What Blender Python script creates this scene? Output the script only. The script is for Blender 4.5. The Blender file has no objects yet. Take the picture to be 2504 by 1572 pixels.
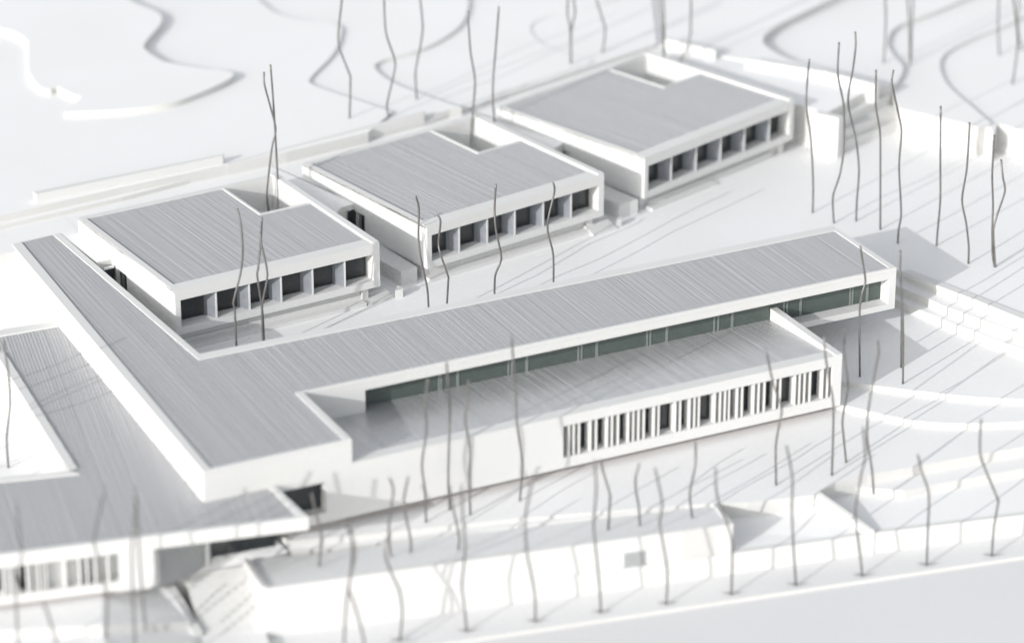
import bpy, bmesh, math, random
from mathutils import Vector, noise
random.seed(7)
SC = 0.1                     # model units to scene units
scn = bpy.context.scene
col = scn.collection

# ------------------------------------------------------------------ camera
cam = bpy.data.cameras.new("camera"); cam_ob = bpy.data.objects.new("camera", cam); col.objects.link(cam_ob)
cam.sensor_width = 36.0
cam.lens = 121.545
cam_ob.location = Vector((-151.784,-228.575,117.471)) * SC
cam_ob.rotation_euler = (math.radians(65.778), 0.0, math.radians(-26.68))
cam.clip_start = 0.5; cam.clip_end = 2000.0
cam.dof.use_dof = True
cam.dof.focus_distance = 296.0 * SC
cam.dof.aperture_fstop = 0.34
cam.dof.aperture_blades = 0
scn.camera = cam_ob

# ------------------------------------------------------------------ sky, sun, exposure
SUN_AZ, SUN_EL = 24.0, 18.4          # the light travels towards +x and a little +y
world = bpy.data.worlds.new("World"); scn.world = world; world.use_nodes = True
nt = world.node_tree; bg = nt.nodes["Background"]
sky = nt.nodes.new("ShaderNodeTexSky"); sky.sky_type = 'NISHITA'; sky.sun_disc = False
sky.sun_elevation = math.radians(SUN_EL)
sky.sun_rotation = math.radians(270.0 - SUN_AZ)
sky.air_density = 1.2; sky.dust_density = 1.6; sky.ozone_density = 1.0
hsv = nt.nodes.new("ShaderNodeHueSaturation"); hsv.inputs["Saturation"].default_value = 0.22   # a milky, hazy sky
nt.links.new(sky.outputs[0], hsv.inputs["Color"]); nt.links.new(hsv.outputs[0], bg.inputs[0]); bg.inputs[1].default_value = 0.15
sun = bpy.data.lights.new("sun", 'SUN'); sun_ob = bpy.data.objects.new("sun", sun); col.objects.link(sun_ob)
sun.energy = 1.9; sun.angle = math.radians(0.4); sun.color = (1.0, 0.985, 0.965)
a, e = math.radians(SUN_AZ), math.radians(SUN_EL)
sdir = Vector((math.cos(a) * math.cos(e), math.sin(a) * math.cos(e), -math.sin(e)))
sun_ob.rotation_euler = sdir.to_track_quat('-Z', 'Y').to_euler()
sun_ob.location = (-20, -10, 12)
scn.view_settings.view_transform = 'Standard'
try: scn.view_settings.look = 'None'
except Exception: pass
scn.view_settings.gamma = 1.0
scn.view_settings.exposure = 0.72
try:
    scn.cycles.max_bounces = 8; scn.cycles.diffuse_bounces = 5
    scn.cycles.use_adaptive_sampling = False; scn.cycles.use_light_tree = False
    scn.cycles.denoising_input_passes = 'RGB'; scn.cycles.denoising_prefilter = 'NONE'
except Exception: pass

# ------------------------------------------------------------------ materials
def mat(name, base, rough=0.6, metal=0.0, spec=0.5, var=0.0, scale=6.0, bump=0.0, bscale=60.0, stretch=None, warm=0.0):
    m = bpy.data.materials.new(name); m.use_nodes = True
    n = m.node_tree.nodes; l = m.node_tree.links; b = n["Principled BSDF"]
    b.inputs["Roughness"].default_value = rough; b.inputs["Metallic"].default_value = metal
    b.inputs["Specular IOR Level"].default_value = spec
    b.inputs["Base Color"].default_value = (*base, 1)
    if var or bump:
        tc = n.new("ShaderNodeTexCoord"); src = tc.outputs["Object"]
        if stretch:
            mp = n.new("ShaderNodeMapping"); mp.inputs["Scale"].default_value = stretch
            l.new(tc.outputs["UV"], mp.inputs[0]); src = mp.outputs[0]
    if var:
        nz = n.new("ShaderNodeTexNoise"); nz.inputs["Scale"].default_value = scale; nz.inputs["Detail"].default_value = 6.0
        l.new(src, nz.inputs["Vector"])
        rp = n.new("ShaderNodeValToRGB"); rp.color_ramp.elements[0].position = 0.3; rp.color_ramp.elements[1].position = 0.72
        lo = [c * (1 - var) for c in base]; hi = [min(1, c * (1 + var * 0.6)) for c in base]
        rp.color_ramp.elements[0].color = (lo[0], lo[1], lo[2] * (1 - warm), 1); rp.color_ramp.elements[1].color = (*hi, 1)
        l.new(nz.outputs["Fac"], rp.inputs[0]); l.new(rp.outputs[0], b.inputs["Base Color"])
    if bump:
        nb = n.new("ShaderNodeTexNoise"); nb.inputs["Scale"].default_value = bscale; nb.inputs["Detail"].default_value = 4.0
        l.new(tc.outputs["Object"], nb.inputs["Vector"])
        bp = n.new("ShaderNodeBump"); bp.inputs["Strength"].default_value = bump; bp.inputs["Distance"].default_value = 0.01
        l.new(nb.outputs["Fac"], bp.inputs["Height"]); l.new(bp.outputs[0], b.inputs["Normal"])
    return m
M_BOARD = mat("white_card", (0.635, 0.635, 0.63), 0.62, spec=0.3, var=0.02, scale=2.2, bump=0.05, bscale=40, warm=0.01)
M_GROUND = mat("white_card_ground", (0.79, 0.788, 0.792), 0.55, spec=0.35, var=0.025, scale=0.9, bump=0.04, bscale=30, warm=0.01)
M_DIM_EDGE = mat("dimmed_card_edge", (0.60, 0.597, 0.585), 0.7, spec=0.25, var=0.03, scale=3.0, bump=0.05, bscale=40, warm=0.01)
M_STREET = mat('street_card', (0.70, 0.70, 0.703), 0.6, spec=0.3, var=0.03, scale=1.2, bump=0.04, bscale=30)
M_TABLE = mat("pale_table", (0.67, 0.667, 0.675), 0.6, spec=0.3, var=0.02, scale=0.4)
M_ROOF = mat("grooved_grey_card", (0.395, 0.398, 0.412), 0.55, spec=0.3, var=0.13, scale=1.0, stretch=(7.0, 0.05, 1.0), bump=0.05, bscale=50)
M_ROOF2 = mat("ribbed_grey_card", (0.395, 0.398, 0.41), 0.45, metal=0.0, spec=0.4, var=0.08, scale=1.0, stretch=(4.0, 0.06, 1.0), bump=0.05, bscale=50)
M_ROOF3 = mat('satin_grey_sheet', (0.63, 0.635, 0.645), 0.36, metal=0.7, spec=0.5, var=0.10, scale=1.0, stretch=(4.0, 0.06, 1.0))
M_GLASS = mat("dark_tinted_pane", (0.034, 0.039, 0.042), 0.16, spec=0.5, var=0.25, scale=9.0)
M_GREEN = mat("green_grey_pane", (0.075, 0.095, 0.088), 0.3, spec=0.5, var=0.10, scale=14.0)
M_MULL = mat("etched_mullion", (0.20, 0.225, 0.215), 0.4, var=0.1, scale=30)
M_FILM = mat("grey_blue_film", (0.20, 0.215, 0.238), 0.45, spec=0.4, var=0.16, scale=16.0)
M_WIRE = mat("steel_wire", (0.17, 0.165, 0.16), 0.42, metal=0.45, var=0.25, scale=12.0)
M_GREY = mat("grey_panel", (0.33, 0.34, 0.345), 0.5, var=0.05, scale=8)
M_SEAM = mat("brown_core_board", (0.36, 0.28, 0.25), 0.8, var=0.1, scale=8)

# ------------------------------------------------------------------ helpers
def finish(name, bm, material, parent=None, bev=0.0, smooth=False):
    if bev:
        es = [ed for ed in bm.edges if len(ed.link_faces) == 2 and ed.calc_face_angle(0) > 0.6]
        bmesh.ops.bevel(bm, geom=es, offset=bev, segments=2, profile=0.7, affect='EDGES', clamp_overlap=True)
    bmesh.ops.scale(bm, vec=(SC, SC, SC), verts=bm.verts)
    bmesh.ops.recalc_face_normals(bm, faces=bm.faces)
    me = bpy.data.meshes.new(name); bm.to_mesh(me); bm.free()
    me.materials.append(material)
    if smooth:
        for p in me.polygons: p.use_smooth = True
    o = bpy.data.objects.new(name, me); col.objects.link(o)
    if parent is not None:
        o.parent = parent
        o.matrix_parent_inverse = world_of(parent).inverted()
    return o
def world_of(o):
    return o.matrix_basis.copy()          # every parent here is a top-level Empty
def prism(bm, poly, z0, z1):
    """a solid between two levels; z1 and z0 may be one number or one per corner"""
    n = len(poly)
    zt = z1 if isinstance(z1, (list, tuple)) else [z1] * n
    zb = z0 if isinstance(z0, (list, tuple)) else [z0] * n
    area = sum(poly[i][0] * poly[(i + 1) % n][1] - poly[(i + 1) % n][0] * poly[i][1] for i in range(n))
    idx = range(n) if area > 0 else range(n - 1, -1, -1)
    T = [bm.verts.new((poly[i][0], poly[i][1], zt[i])) for i in idx]
    B = [bm.verts.new((poly[i][0], poly[i][1], zb[i])) for i in idx]
    bm.faces.new(T); bm.faces.new(B[::-1])
    for i in range(n):
        j = (i + 1) % n
        bm.faces.new((B[i], B[j], T[j], T[i]))
def part(name, poly, z0, z1, m, parent=None, bev=0.0):
    bm = bmesh.new(); prism(bm, poly, z0, z1); return finish(name, bm, m, parent, bev)
def empty(name, loc, label, cat, group=None):
    o = bpy.data.objects.new(name, None); col.objects.link(o); o.location = Vector(loc) * SC
    o.empty_display_size = 0.05
    o['label'] = label; o['category'] = cat
    if group: o['group'] = group
    return o
def tag(o, label=None, cat=None, group=None, kind=None):
    if label: o['label'] = label
    if cat: o['category'] = cat
    if group: o['group'] = group
    if kind: o['kind'] = kind
    return o
def ground(name, poly, z0, z1, m=None, label=None, bev=0.03):
    o = part(name, poly, z0, z1, m or M_GROUND, None, bev); o['kind'] = 'structure'
    o.data.materials.append(M_DIM_EDGE)                                  # cream card edges, colour darkened to offset strong sunlight on the side faces
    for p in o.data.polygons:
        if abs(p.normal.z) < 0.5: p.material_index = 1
    if label: o['label'] = label
    return o
def quad_wall(a, b, t):
    """outline of a wall of thickness t standing on the left of a->b"""
    d = Vector((b[0] - a[0], b[1] - a[1])); d.normalize(); n = Vector((-d.y, d.x)) * t
    return [(a[0], a[1]), (b[0], b[1]), (b[0] + n.x, b[1] + n.y), (a[0] + n.x, a[1] + n.y)]
def open_wall(bm, a, b, z0, z1, t, holes):
    """wall of thickness t on the left of a->b with rectangular holes (s0, s1, za, zb)"""
    d = Vector((b[0] - a[0], b[1] - a[1])); L = d.length; d.normalize(); n = Vector((-d.y, d.x)) * t
    ss = sorted({0.0, L} | {h[0] for h in holes} | {h[1] for h in holes})
    zs = sorted({z0, z1} | {h[2] for h in holes} | {h[3] for h in holes})
    ss = [s for s in ss if 0 <= s <= L]; zs = [z for z in zs if z0 <= z <= z1]
    def solid(i, j):
        if i < 0 or j < 0 or i >= len(ss) - 1 or j >= len(zs) - 1: return False
        s = (ss[i] + ss[i + 1]) / 2; z = (zs[j] + zs[j + 1]) / 2
        return not any(h[0] < s < h[1] and h[2] < z < h[3] for h in holes)
    cache = {}
    def v(i, j, k):
        if (i, j, k) not in cache:
            s = ss[i]; cache[(i, j, k)] = bm.verts.new((a[0] + d.x * s + n.x * k, a[1] + d.y * s + n.y * k, zs[j]))
        return cache[(i, j, k)]
    for i in range(len(ss) - 1):
        for j in range(len(zs) - 1):
            if not solid(i, j): continue
            bm.faces.new((v(i, j, 0), v(i + 1, j, 0), v(i + 1, j + 1, 0), v(i, j + 1, 0)))
            bm.faces.new((v(i, j, 1), v(i, j + 1, 1), v(i + 1, j + 1, 1), v(i + 1, j, 1)))
            if not solid(i - 1, j): bm.faces.new((v(i, j, 0), v(i, j + 1, 0), v(i, j + 1, 1), v(i, j, 1)))
            if not solid(i + 1, j): bm.faces.new((v(i + 1, j, 0), v(i + 1, j, 1), v(i + 1, j + 1, 1), v(i + 1, j + 1, 0)))
            if not solid(i, j - 1): bm.faces.new((v(i, j, 0), v(i, j, 1), v(i + 1, j, 1), v(i + 1, j, 0)))
            if not solid(i, j + 1): bm.faces.new((v(i, j + 1, 0), v(i + 1, j + 1, 0), v(i + 1, j + 1, 1), v(i, j + 1, 1)))
def wall_part(name, a, b, z0, z1, t, holes, m, parent):
    bm = bmesh.new(); open_wall(bm, a, b, z0, z1, t, holes); return finish(name, bm, m, parent)
def along(a, b, s, off=0.0):
    d = Vector((b[0] - a[0], b[1] - a[1])); d.normalize(); n = Vector((-d.y, d.x))
    return (a[0] + d.x * s + n.x * off, a[1] + d.y * s + n.y * off)
def ribs(name, poly, ang, z, pitch, amp, m, parent, gap=0.22, jit=0.25, fall=0.0, ridge=False):
    """a grooved sheet: ribs run along direction ang (degrees) inside the outline"""
    ca, sa = math.cos(math.radians(ang)), math.sin(math.radians(ang))
    P = [(x * sa - y * ca, x * ca + y * sa) for x, y in poly]       # u across the ribs, v along them
    u0, u1 = min(p[0] for p in P), max(p[0] for p in P)
    bm = bmesh.new(); uv = bm.loops.layers.uv.new("UVMap")
    u = u0; n = len(P)
    def wr(uu, vv, zz): return bm.verts.new((uu * sa + vv * ca, -uu * ca + vv * sa, zz + fall * vv))
    while u < u1 - 1e-4:
        w = min(pitch * random.uniform(1 - jit, 1 + jit), u1 - u); c = u + w / 2; ys = []
        for i in range(n):
            (ua, va), (ub, vb) = P[i], P[(i + 1) % n]
            if (ua <= c < ub) or (ub <= c < ua): ys.append(va + (vb - va) * (c - ua) / (ub - ua))
        ys.sort()
        hh = amp * random.uniform(0.55, 1.25); g = gap * w
        prof = [(u, 0), (u + g * 0.5, 0), (u + g, hh), (u + w - g * 0.4, hh), (u + w, 0)]
        if ridge: prof = [(u, 0), (u + 0.72 * w, 0), (u + 0.79 * w, hh), (u + 0.93 * w, hh), (u + w, 0)]
        for k in range(0, len(ys) - 1, 2):
            A_ = [wr(x, ys[k], z + h) for x, h in prof]; B_ = [wr(x, ys[k + 1], z + h) for x, h in prof]
            for i in range(4):
                f = bm.faces.new((A_[i], A_[i + 1], B_[i + 1], B_[i]))
                for lp, (uu, vv) in zip(f.loops, ((prof[i][0], ys[k]), (prof[i + 1][0], ys[k]), (prof[i + 1][0], ys[k + 1]), (prof[i][0], ys[k + 1]))):
                    lp[uv].uv = (uu, vv)
        u += w
    bmesh.ops.scale(bm, vec=(SC, SC, SC), verts=bm.verts)
    me = bpy.data.meshes.new(name); bm.to_mesh(me); bm.free(); me.materials.append(m)
    o = bpy.data.objects.new(name, me); col.objects.link(o); o.parent = parent
    o.matrix_parent_inverse = world_of(parent).inverted()
    return o
def strip(outer, inner):
    return [outer[0], outer[1], inner[1], inner[0]]
def tube(bm, pts, rad, sides=7):
    rings = []
    n = len(pts)
    for i, p in enumerate(pts):
        d = (pts[min(i + 1, n - 1)] - pts[max(i - 1, 0)]).normalized()
        u = d.cross(Vector((0.3, 1, 0.1))).normalized(); w = d.cross(u)
        rings.append([bm.verts.new(p + (u * math.cos(t) + w * math.sin(t)) * rad) for t in (2 * math.pi * k / sides for k in range(sides))])
    for i in range(n - 1):
        for k in range(sides):
            bm.faces.new((rings[i][k], rings[i][(k + 1) % sides], rings[i + 1][(k + 1) % sides], rings[i + 1][k]))
    bm.faces.new(rings[0][::-1]); bm.faces.new(rings[-1])

# ------------------------------------------------------------------ levels (model units; 0 = top of the main roof)
Z_COURT, Z_PLAZA, Z_MID, Z_FRONT, Z_LEDGE = -4.0, -6.4, -6.9, -7.4, -0.05
H_LOW, H_HALL, Z_HALL = -2.55, -2.05, -6.65
Z_DEEP = -16.0

# ------------------------------------------------------------------ the table, the street and the terraces
ground('table', [(-900, -900), (900, -900), (900, 900), (-900, 900)], -18, -11.05, M_TABLE, bev=0)
ground('street', [(5.883,-34.392),(-7.964,-31.99),(-22.058,-29.566),(-35.962,-27.18),(-54.837,-23.911),(-78.741,-19.87)] + [(-75, -20), (-60, 0), (20, 40)], Z_DEEP, -10.8, M_STREET)
front_edge = [(-62.237,-6.95),(-61.117,-9.639),(-57.261,-10.744),(-51.396,-12.321),(-44.04,-14.095),(-30.953,-18.099),(-28.707,-18.834),(-26.13,-19.972),(-20.828,-21.211),(-19.728,-20.647),(-18.167,-20.147),(-15.19,-20.104),(-11.175,-20.486),(-5.987,-20.944),(-0.997,-21.443),(14.098,-22.948)]
ground('front_terrace', front_edge + [(60, 10), (-20, 10), (-66.5, 0), (-66.5, -10)], Z_DEEP, Z_FRONT)
ground('middle_terrace', [(-11.891,-7.095),(-10.543,-9.187),(-8.779,-11.913),(-7.826,-13.175),(-7.372,-13.836),(-6.287,-14.813),(-4.621,-15.996),(-2.306,-17.159),(1.041,-18.41),(7.763,-20.226),(15.338,-21.222)] + [(60, 20), (-14, 12)], Z_DEEP, Z_MID)
ground('plaza', [(-10.242,-4.348),(-8.82,-5.968),(-7.461,-7.283),(-5.391,-9.31),(-3.337,-11.146),(-1.723,-12.58),(-0.177,-13.801),(2.823,-15.751),(8.826,-18.679),(15.629,-20.766)] + [(60, 20), (-14, 14)], Z_DEEP, Z_PLAZA)
ground('terrace_step', [(2.475,8.275),(4.145,1.757),(4.543,0.286),(4.984,-1.875),(5.612,-3.535),(6.31,-5.885),(7.449,-8.903),(12.644,-24.657)] + [(70, 10), (0, 20)], Z_DEEP, -5.6)
ground('terrace_step', [(3.064,9.282),(5.063,1.94),(5.249,0.664),(5.874,-1.216),(6.37,-2.824),(8.082,-7.891),(13.467,-23.451)] + [(72, 10), (0, 22)], Z_DEEP, -4.8)
court = [(3.81,10.536),(5.056,6.622),(6.042,2.996),(7.459,-1.68),(8.773,-6.796),(13.82,-22.873)]
ground('court', court + [(72, -2), (72, 30), (30, 60), (-70, 60), (-70, 10), (-20, 8)], Z_DEEP, Z_COURT)
kerb_a = [(5.0,6.544),(5.984,2.918),(7.399,-1.757),(8.712,-6.873),(13.752,-22.947)]
kerb_b = [(5.828,6.638),(6.777,3.222),(8.155,-1.45),(9.396,-5.872),(14.526,-21.911)]
tag(part('kerb', kerb_a + kerb_b[::-1], Z_COURT - 0.3, Z_COURT + 0.12, M_BOARD, None, 0.03), 'long low white kerb along the top edge of the terrace steps on the right', 'kerb')
# patio let into the front terrace, with a floor that falls to the front
patio = [(-27.961,-17.055,-8.5),(-25.023,-18.134,-8.5),(-20.118,-19.802,-8.5),(-20.123,-20.437,-8.5),(-18.711,-25.742,-9.06),(-21.57,-25.383,-9.06),(-29.803,-23.909,-9.06),(-28.762,-20.819,-9.0)]
ground('patio', [p[:2] for p in patio], Z_DEEP, [p[2] for p in patio])
g1 = [(-21.017,-20.641),(-16.532,-19.851),(-13.164,-22.511),(-10.184,-22.636),(-6.146,-23.037),(-2.288,-23.414),(12.808,-24.78)]
ground('lower_terrace', g1 + [(60, 0), (0, -3)], Z_DEEP, -8.2)
g2 = [(-20.212,-19.979,-8.8),(-18.319,-25.841,-9.07),(-5.787,-28.624,-9.07),(8.271,-30.968,-9.07)]
g2b = [(16.92,-19.355,-8.8),(-0.981,-21.568,-8.8),(-11.599,-20.358,-8.8),(-15.578,-18.358,-8.8)]
ground('lowest_terrace', [p[:2] for p in g2 + g2b], Z_DEEP, [p[2] for p in g2 + g2b])
# long strip on top of the front block, ramp behind it
ground('ramp', [p[:2] for p in [(-61.406,-10.032,-8.0),(-57.645,-11.577,-7.95),(-49.279,-13.555,-7.75),(-43.565,-15.138,-7.6),(-30.973,-18.137,-7.45)]] + [(-29.741,-15.936),(-42.85,-11.727),(-60.526,-8.267)], Z_DEEP, [-8.0, -7.95, -7.75, -7.6, -7.45, -7.45, -7.6, -8.0])
bt = [(-64.986,-10.544,-7.75),(-66.196,-17.249,-6.6),(-60.448,-17.918,-6.6),(-46.138,-20.427,-6.6),(-33.945,-23.406,-6.6),(-30.203,-23.842,-6.6),(-28.31,-18.351,-7.75),(-30.786,-17.816,-7.75),(-43.497,-15.005,-7.75),(-49.368,-13.739,-7.75),(-57.959,-12.29,-7.75),(-62.264,-11.171,-7.75)]
ground('planter_strip', [p[:2] for p in bt], Z_DEEP, [p[2] for p in bt], bev=0)
ldg = [(-71.726,-9.208,-7.05),(-69.865,-10.291,-8.0),(-65.381,-11.226,-8.0),(-61.373,-10.273,-8.0)]
ground('landing', [p[:2] for p in ldg] + [(-61.8, -9.0), (-70.5, -9.0)], Z_DEEP, [-7.1, -8.0, -8.0, -8.0, -7.45, -7.0], bev=0)
ground('stair_foot', [(-71.608,-15.74),(-66.087,-16.561),(-66.575,-18.339),(-68.917,-26.513),(-75.549,-23.18)], Z_DEEP, -10.25)
ground('left_forecourt', [(-97.52,-11.78),(-85.686,-13.419),(-78.706,-16.036),(-75.859,-8.425),(-72.103,-2.876),(-93.833,0.607)], Z_DEEP, -7.2)
lf3 = [(-78.706,-16.036,-7.2),(-71.45,-15.125,-9.2),(-71.419,-9.946,-8.6),(-71.371,-8.186,-8.05),(-71.254,-3.303,-7.2),(-73.517,-2.165,-7.2)]
ground('left_forecourt', [p[:2] for p in lf3], Z_DEEP, [p[2] for p in lf3], bev=0)
ground('left_lower_ground', [(-101.408,-14.574),(-97.452,-11.344),(-85.369,-12.358),(-78.332,-14.932),(-82.573,-30.318)], Z_DEEP, -7.95)
ll = [(-78.332,-14.932,-7.95),(-71.045,-14.207,-9.9),(-71.134,-15.72,-10.1),(-76.197,-29.527,-10.1),(-82.573,-30.318,-7.95)]
ground('left_lower_ground', [p[:2] for p in ll], Z_DEEP, [p[2] for p in ll], bev=0)
ground('courtyard_floor', [(-95, 0), (-67, 0), (-67, 24), (-95, 26)], Z_DEEP, -6.9)
ground('yard_floor', [(-110, 24), (-66, 26), (-66, 45), (-110, 45)], Z_DEEP, -5.5)

# ------------------------------------------------------------------ walls and edges in front
w = [p[:2] for p in [(-65.225,-10.651,-7.5),(-66.48,-17.232,-6.4),(-66.104,-17.28,-6.4),(-64.839,-10.697,-7.5)]]
tag(part('parapet_wall', w, -12.5, [-7.5,-6.3999999999999995,-6.3999999999999995,-7.5], M_BOARD, None, 0.03), 'bright white end wall of the front block, right of the stair', 'wall')
w = quad_wall((-66.271,-17.425), (-30.203,-23.842), 0.4)
b_ = empty('retaining_wall', (*w[0], -12), 'tall cream retaining wall with a small grey square in it', 'wall')
hs = [(28.157,-7.814),(29.904,-9.222)]
w0, w1 = (-66.221,-17.308), (-30.203,-23.842)
o0, o1 = along(w0, w1, 0, -0.06), along(w0, w1, 36.606, -0.06)
part('wall', quad_wall(o0, o1, 0.3), -12.6, -6.56, M_BOARD, b_, 0.03)
part('grey_square', quad_wall(along(o0, o1, hs[0][0], -0.04), along(o0, o1, hs[1][0], -0.04), 0.1), hs[1][1], hs[0][1], M_GREY, b_)
w = [(-66.18,-16.909),(-60.497,-17.982),(-49.611,-20.337),(-43.368,-21.264)] + [(-43.07,-20.894),(-66.122,-16.299)]
tag(part('retaining_wall', w, -13, -7.5, M_BOARD, None, 0.03), 'low bright white wall at the foot of the cream wall, beside the stair', 'wall')
w = [(-43.582,-21.695),(-34.145,-23.476),(-30.299,-24.134),(-21.76,-25.692),(-18.761,-26.124),(-6.011,-28.949),(7.806,-31.588)]
wb = [(8.113,-31.176),(-5.73,-28.538),(-18.504,-25.713),(-21.509,-25.281),(-30.03,-23.666),(-33.883,-23.009),(-43.37,-21.287)]
tag(part('retaining_wall', w + wb, -13, -9.02, M_BOARD, None, 0.03), 'long low cream wall along the street, from mid picture to the right edge', 'wall')
w = [p[:2] for p in [(-20.655,-20.811,-7.55),(-18.804,-26.172,-8.8),(-18.337,-26.33,-8.8),(-20.154,-20.983,-7.55)]]
tag(part('patio_wall', w, [-9.5, -12.0, -12.0, -9.5], [-7.35, -8.7, -8.7, -7.35], M_BOARD, None, 0.03), 'slanting bright white side wall on the right of the sunken patio', 'wall')
w = [p[:2] for p in [(-28.623,-18.689,-7.45),(-30.259,-23.995,-6.48),(-29.851,-24.047,-6.48),(-28.271,-18.787,-7.45)]]
tag(part('parapet_wall', w, -10.6, [-7.45,-6.4799999999999995,-6.4799999999999995,-7.45], M_BOARD, None, 0.03), 'short white end wall of the planter strip, left of the sunken patio', 'wall')
w = [(-62.256,-7.001),(-61.136,-9.69),(-60.857,-9.679),(-61.918,-7.018)]
tag(part('terrace_edge_wall', w, -8.6, -7.3, M_BOARD, None, 0.02), 'small bright white edge wall by the canopy window', 'wall')
# ------------------------------------------------------------------ stair in front
sa, sb = (-69.865,-10.291), (-65.381,-11.226)
st = empty('stair', (*sa, -10), 'wide white stair with narrow treads running down from the canopy', 'stair')
fa, fb = (-70.89,-15.922), (-66.121,-16.644)
NS = 14
for i in range(NS):
    t0, t1 = i / NS, (i + 1) / NS
    if i in (8, 9): pass
    lerp = lambda p, q, t: (p[0] + (q[0] - p[0]) * t, p[1] + (q[1] - p[1]) * t)
    z = -8.0 - 2.2 * (i + 1) / NS
    part('tread', [lerp(sa, fa, t0), lerp(sa, fa, t1), lerp(sb, fb, t1), lerp(sb, fb, t0)], -12.6, z, M_BOARD, st, 0.02)
wl = [(-71.611,-8.144,-7.8),(-70.908,-8.055,-7.8),(-70.841,-15.838,-9.8),(-71.581,-15.883,-9.8)]
tag(part('stair_wall', [p[:2] for p in wl], -13, [-7.75, -7.75, -9.75, -9.75], M_BOARD, None, 0.03), 'sloping white side wall on the left of the front stair', 'wall')

# ------------------------------------------------------------------ ledge, field and contour sheets behind
P0_, P1__ = (-66.114,38.87), (-61.539,39.456)
ground('ledge', [*[(-82.149,37.883),(-67.749,37.385),(-66.119,37.578)], P0_, P1__, *[(-60.849,32.01),(-59.272,32.119)], *[(-59.046,29.362),(-59.846,38.466)], (-59.821,58.746), (-78.755,49.283)], Z_DEEP, Z_LEDGE, bev=0)
ground('ledge', [(-59.954,38.557),(-40.574,40.26),(-34.702,65.972),(-60.756,63.683)], Z_DEEP, Z_LEDGE - 0.01, bev=0)
ground('ledge', [*[(-40.678,40.301),(-39.821,30.549)], *[(-37.056,33.841),(-35.378,34.185)], *[(-35.129,32.751),(-36.984,42.031),(-41.109,61.653),(-42.433,60.274)]], Z_DEEP, Z_LEDGE, bev=0)
ground('ledge', [(-37.072,41.962),(-17.691,45.835),(-14.667,72.036),(-43.069,66.36)], Z_DEEP, Z_LEDGE - 0.01, bev=0)
ground('ledge', [*[(-17.799,45.865),(-15.846,36.095)], *[(-12.871,38.423),(-11.592,39.311)], *[(-11.479,38.346),(-14.544,47.279),(-21.239,66.179),(-21.728,65.526)]], Z_DEEP, Z_LEDGE, bev=0)
ground('ledge', [(-14.622,47.199),(5.184,53.993),(4.701,80.364),(-23.807,70.584)], Z_DEEP, Z_LEDGE - 0.01, bev=0)
ground('ledge', [*[(5.073,54.008),(8.137,45.076)], *[(13.131,37.567),(14.175,34.688),(20.52,38.008),(23.891,38.745)], (6.323,75.634), (-1.433,72.973)], Z_DEEP, Z_LEDGE, bev=0)
ground('bench_step', [(-81.371,40.386),(-65.959,42.512),(-53.9,44.024),(-43.347,45.927),(-36.862,46.548),(-29.792,47.541),(-21.692,48.849),(1.555,56.067),(8.596,58.182)] + [(40, 120), (-120, 90)], -1, 0.35)
field_front = [(-400, 622), (0, 527), (300, 457), (547, 403), (700, 371), (860, 331), (1037, 285), (1250, 214), (1479, 138), (1600, 100)]
def smooth_line(pts, n=6):
    out = []
    for i in range(len(pts) - 1):
        p0 = pts[max(i - 1, 0)]; p1 = pts[i]; p2 = pts[i + 1]; p3 = pts[min(i + 2, len(pts) - 1)]
        for k in range(n):
            t = k / n
            out.append(tuple(0.5 * ((2 * p1[c]) + (-p0[c] + p2[c]) * t + (2 * p0[c] - 5 * p1[c] + 4 * p2[c] - p3[c]) * t * t + (-p0[c] + 3 * p1[c] - 3 * p2[c] + p3[c]) * t ** 3) for c in (0, 1)))
    out.append(pts[-1]); return out
ground('field', [(25.759,41.588),(22.998,35.316),(27.854,26.946),(27.124,25.374)] + [(29.054,27.681),(30.314,24.761),(37.958,9.519)] + [(130, 60), (160, 300), (-20, 300)], -6, -1.3)
ground('field', [(25.688,32.176),(28.632,27.893),(30.314,24.761),(37.958,9.519)] + [(120, 60), (60, 70)], Z_DEEP, -3.4)
ground('field', smooth_line([(62.304,59.624),(48.607,51.777),(39.526,48.24),(34.063,44.997),(30.503,38.784),(28.968,31.588),(28.175,27.478)]) + [(26.435,27.176),(22.504,34.583),(25.012,40.451)] + [(0, 160), (60, 300)], -5, -1.0)
ground('field', smooth_line([(49.953,59.992),(40.571,56.238),(34.499,54.065),(31.19,50.625),(29.72,47.509),(28.479,43.513),(25.845,40.317),(23.877,38.613)]) + [(22.188,38.807),(9.327,60.009)] + [(0, 160), (40, 300)], -5, -0.6)
ground('field', smooth_line([(39.275,65.767),(30.08,61.885),(22.723,58.127),(19.387,55.45),(18.342,52.415),(18.694,48.041),(20.479,43.71)]) + [(18.719,44.54),(8.611,58.72)] + [(0, 160), (20, 300)], -3, 0.12)
ground('field', smooth_line([(19.473,76.462),(9.6,71.362),(2.641,70.365),(-0.643,68.048),(-1.787,63.162),(-0.967,59.65),(0.506,56.546)]) + [(-0.293,55.959),(-18.134,50.606)] + [(-60, 120), (-40, 300)], -3, 0.45)
ground('field', smooth_line([(-0.408,84.042),(-3.247,77.002),(-7.291,70.883),(-13.117,66.658),(-18.473,65.172),(-20.068,63.506),(-20.271,59.292),(-18.933,54.392),(-17.255,49.791)]) + [(-18.516,49.81),(-27.901,47.988)] + [(-80, 120), (-60, 300)], -3, 0.75)
fl = smooth_line([(-21.868,94.159),(-22.546,86.804),(-22.553,82.315),(-20.726,78.892),(-18.41,76.123),(-19.898,72.267),(-22.7,68.059),(-26.953,63.379),(-27.745,61.775),(-27.174,59.505),(-25.407,54.967),(-23.948,51.156)])
ground('field', fl + [(-28.245,47.224),(-37.061,46.038),(-43.457,45.595),(-53.616,44.681),(-65.673,43.212),(-81.072,41.196)] + [(-160, 120), (-120, 300)], -3, 1.02)
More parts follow.
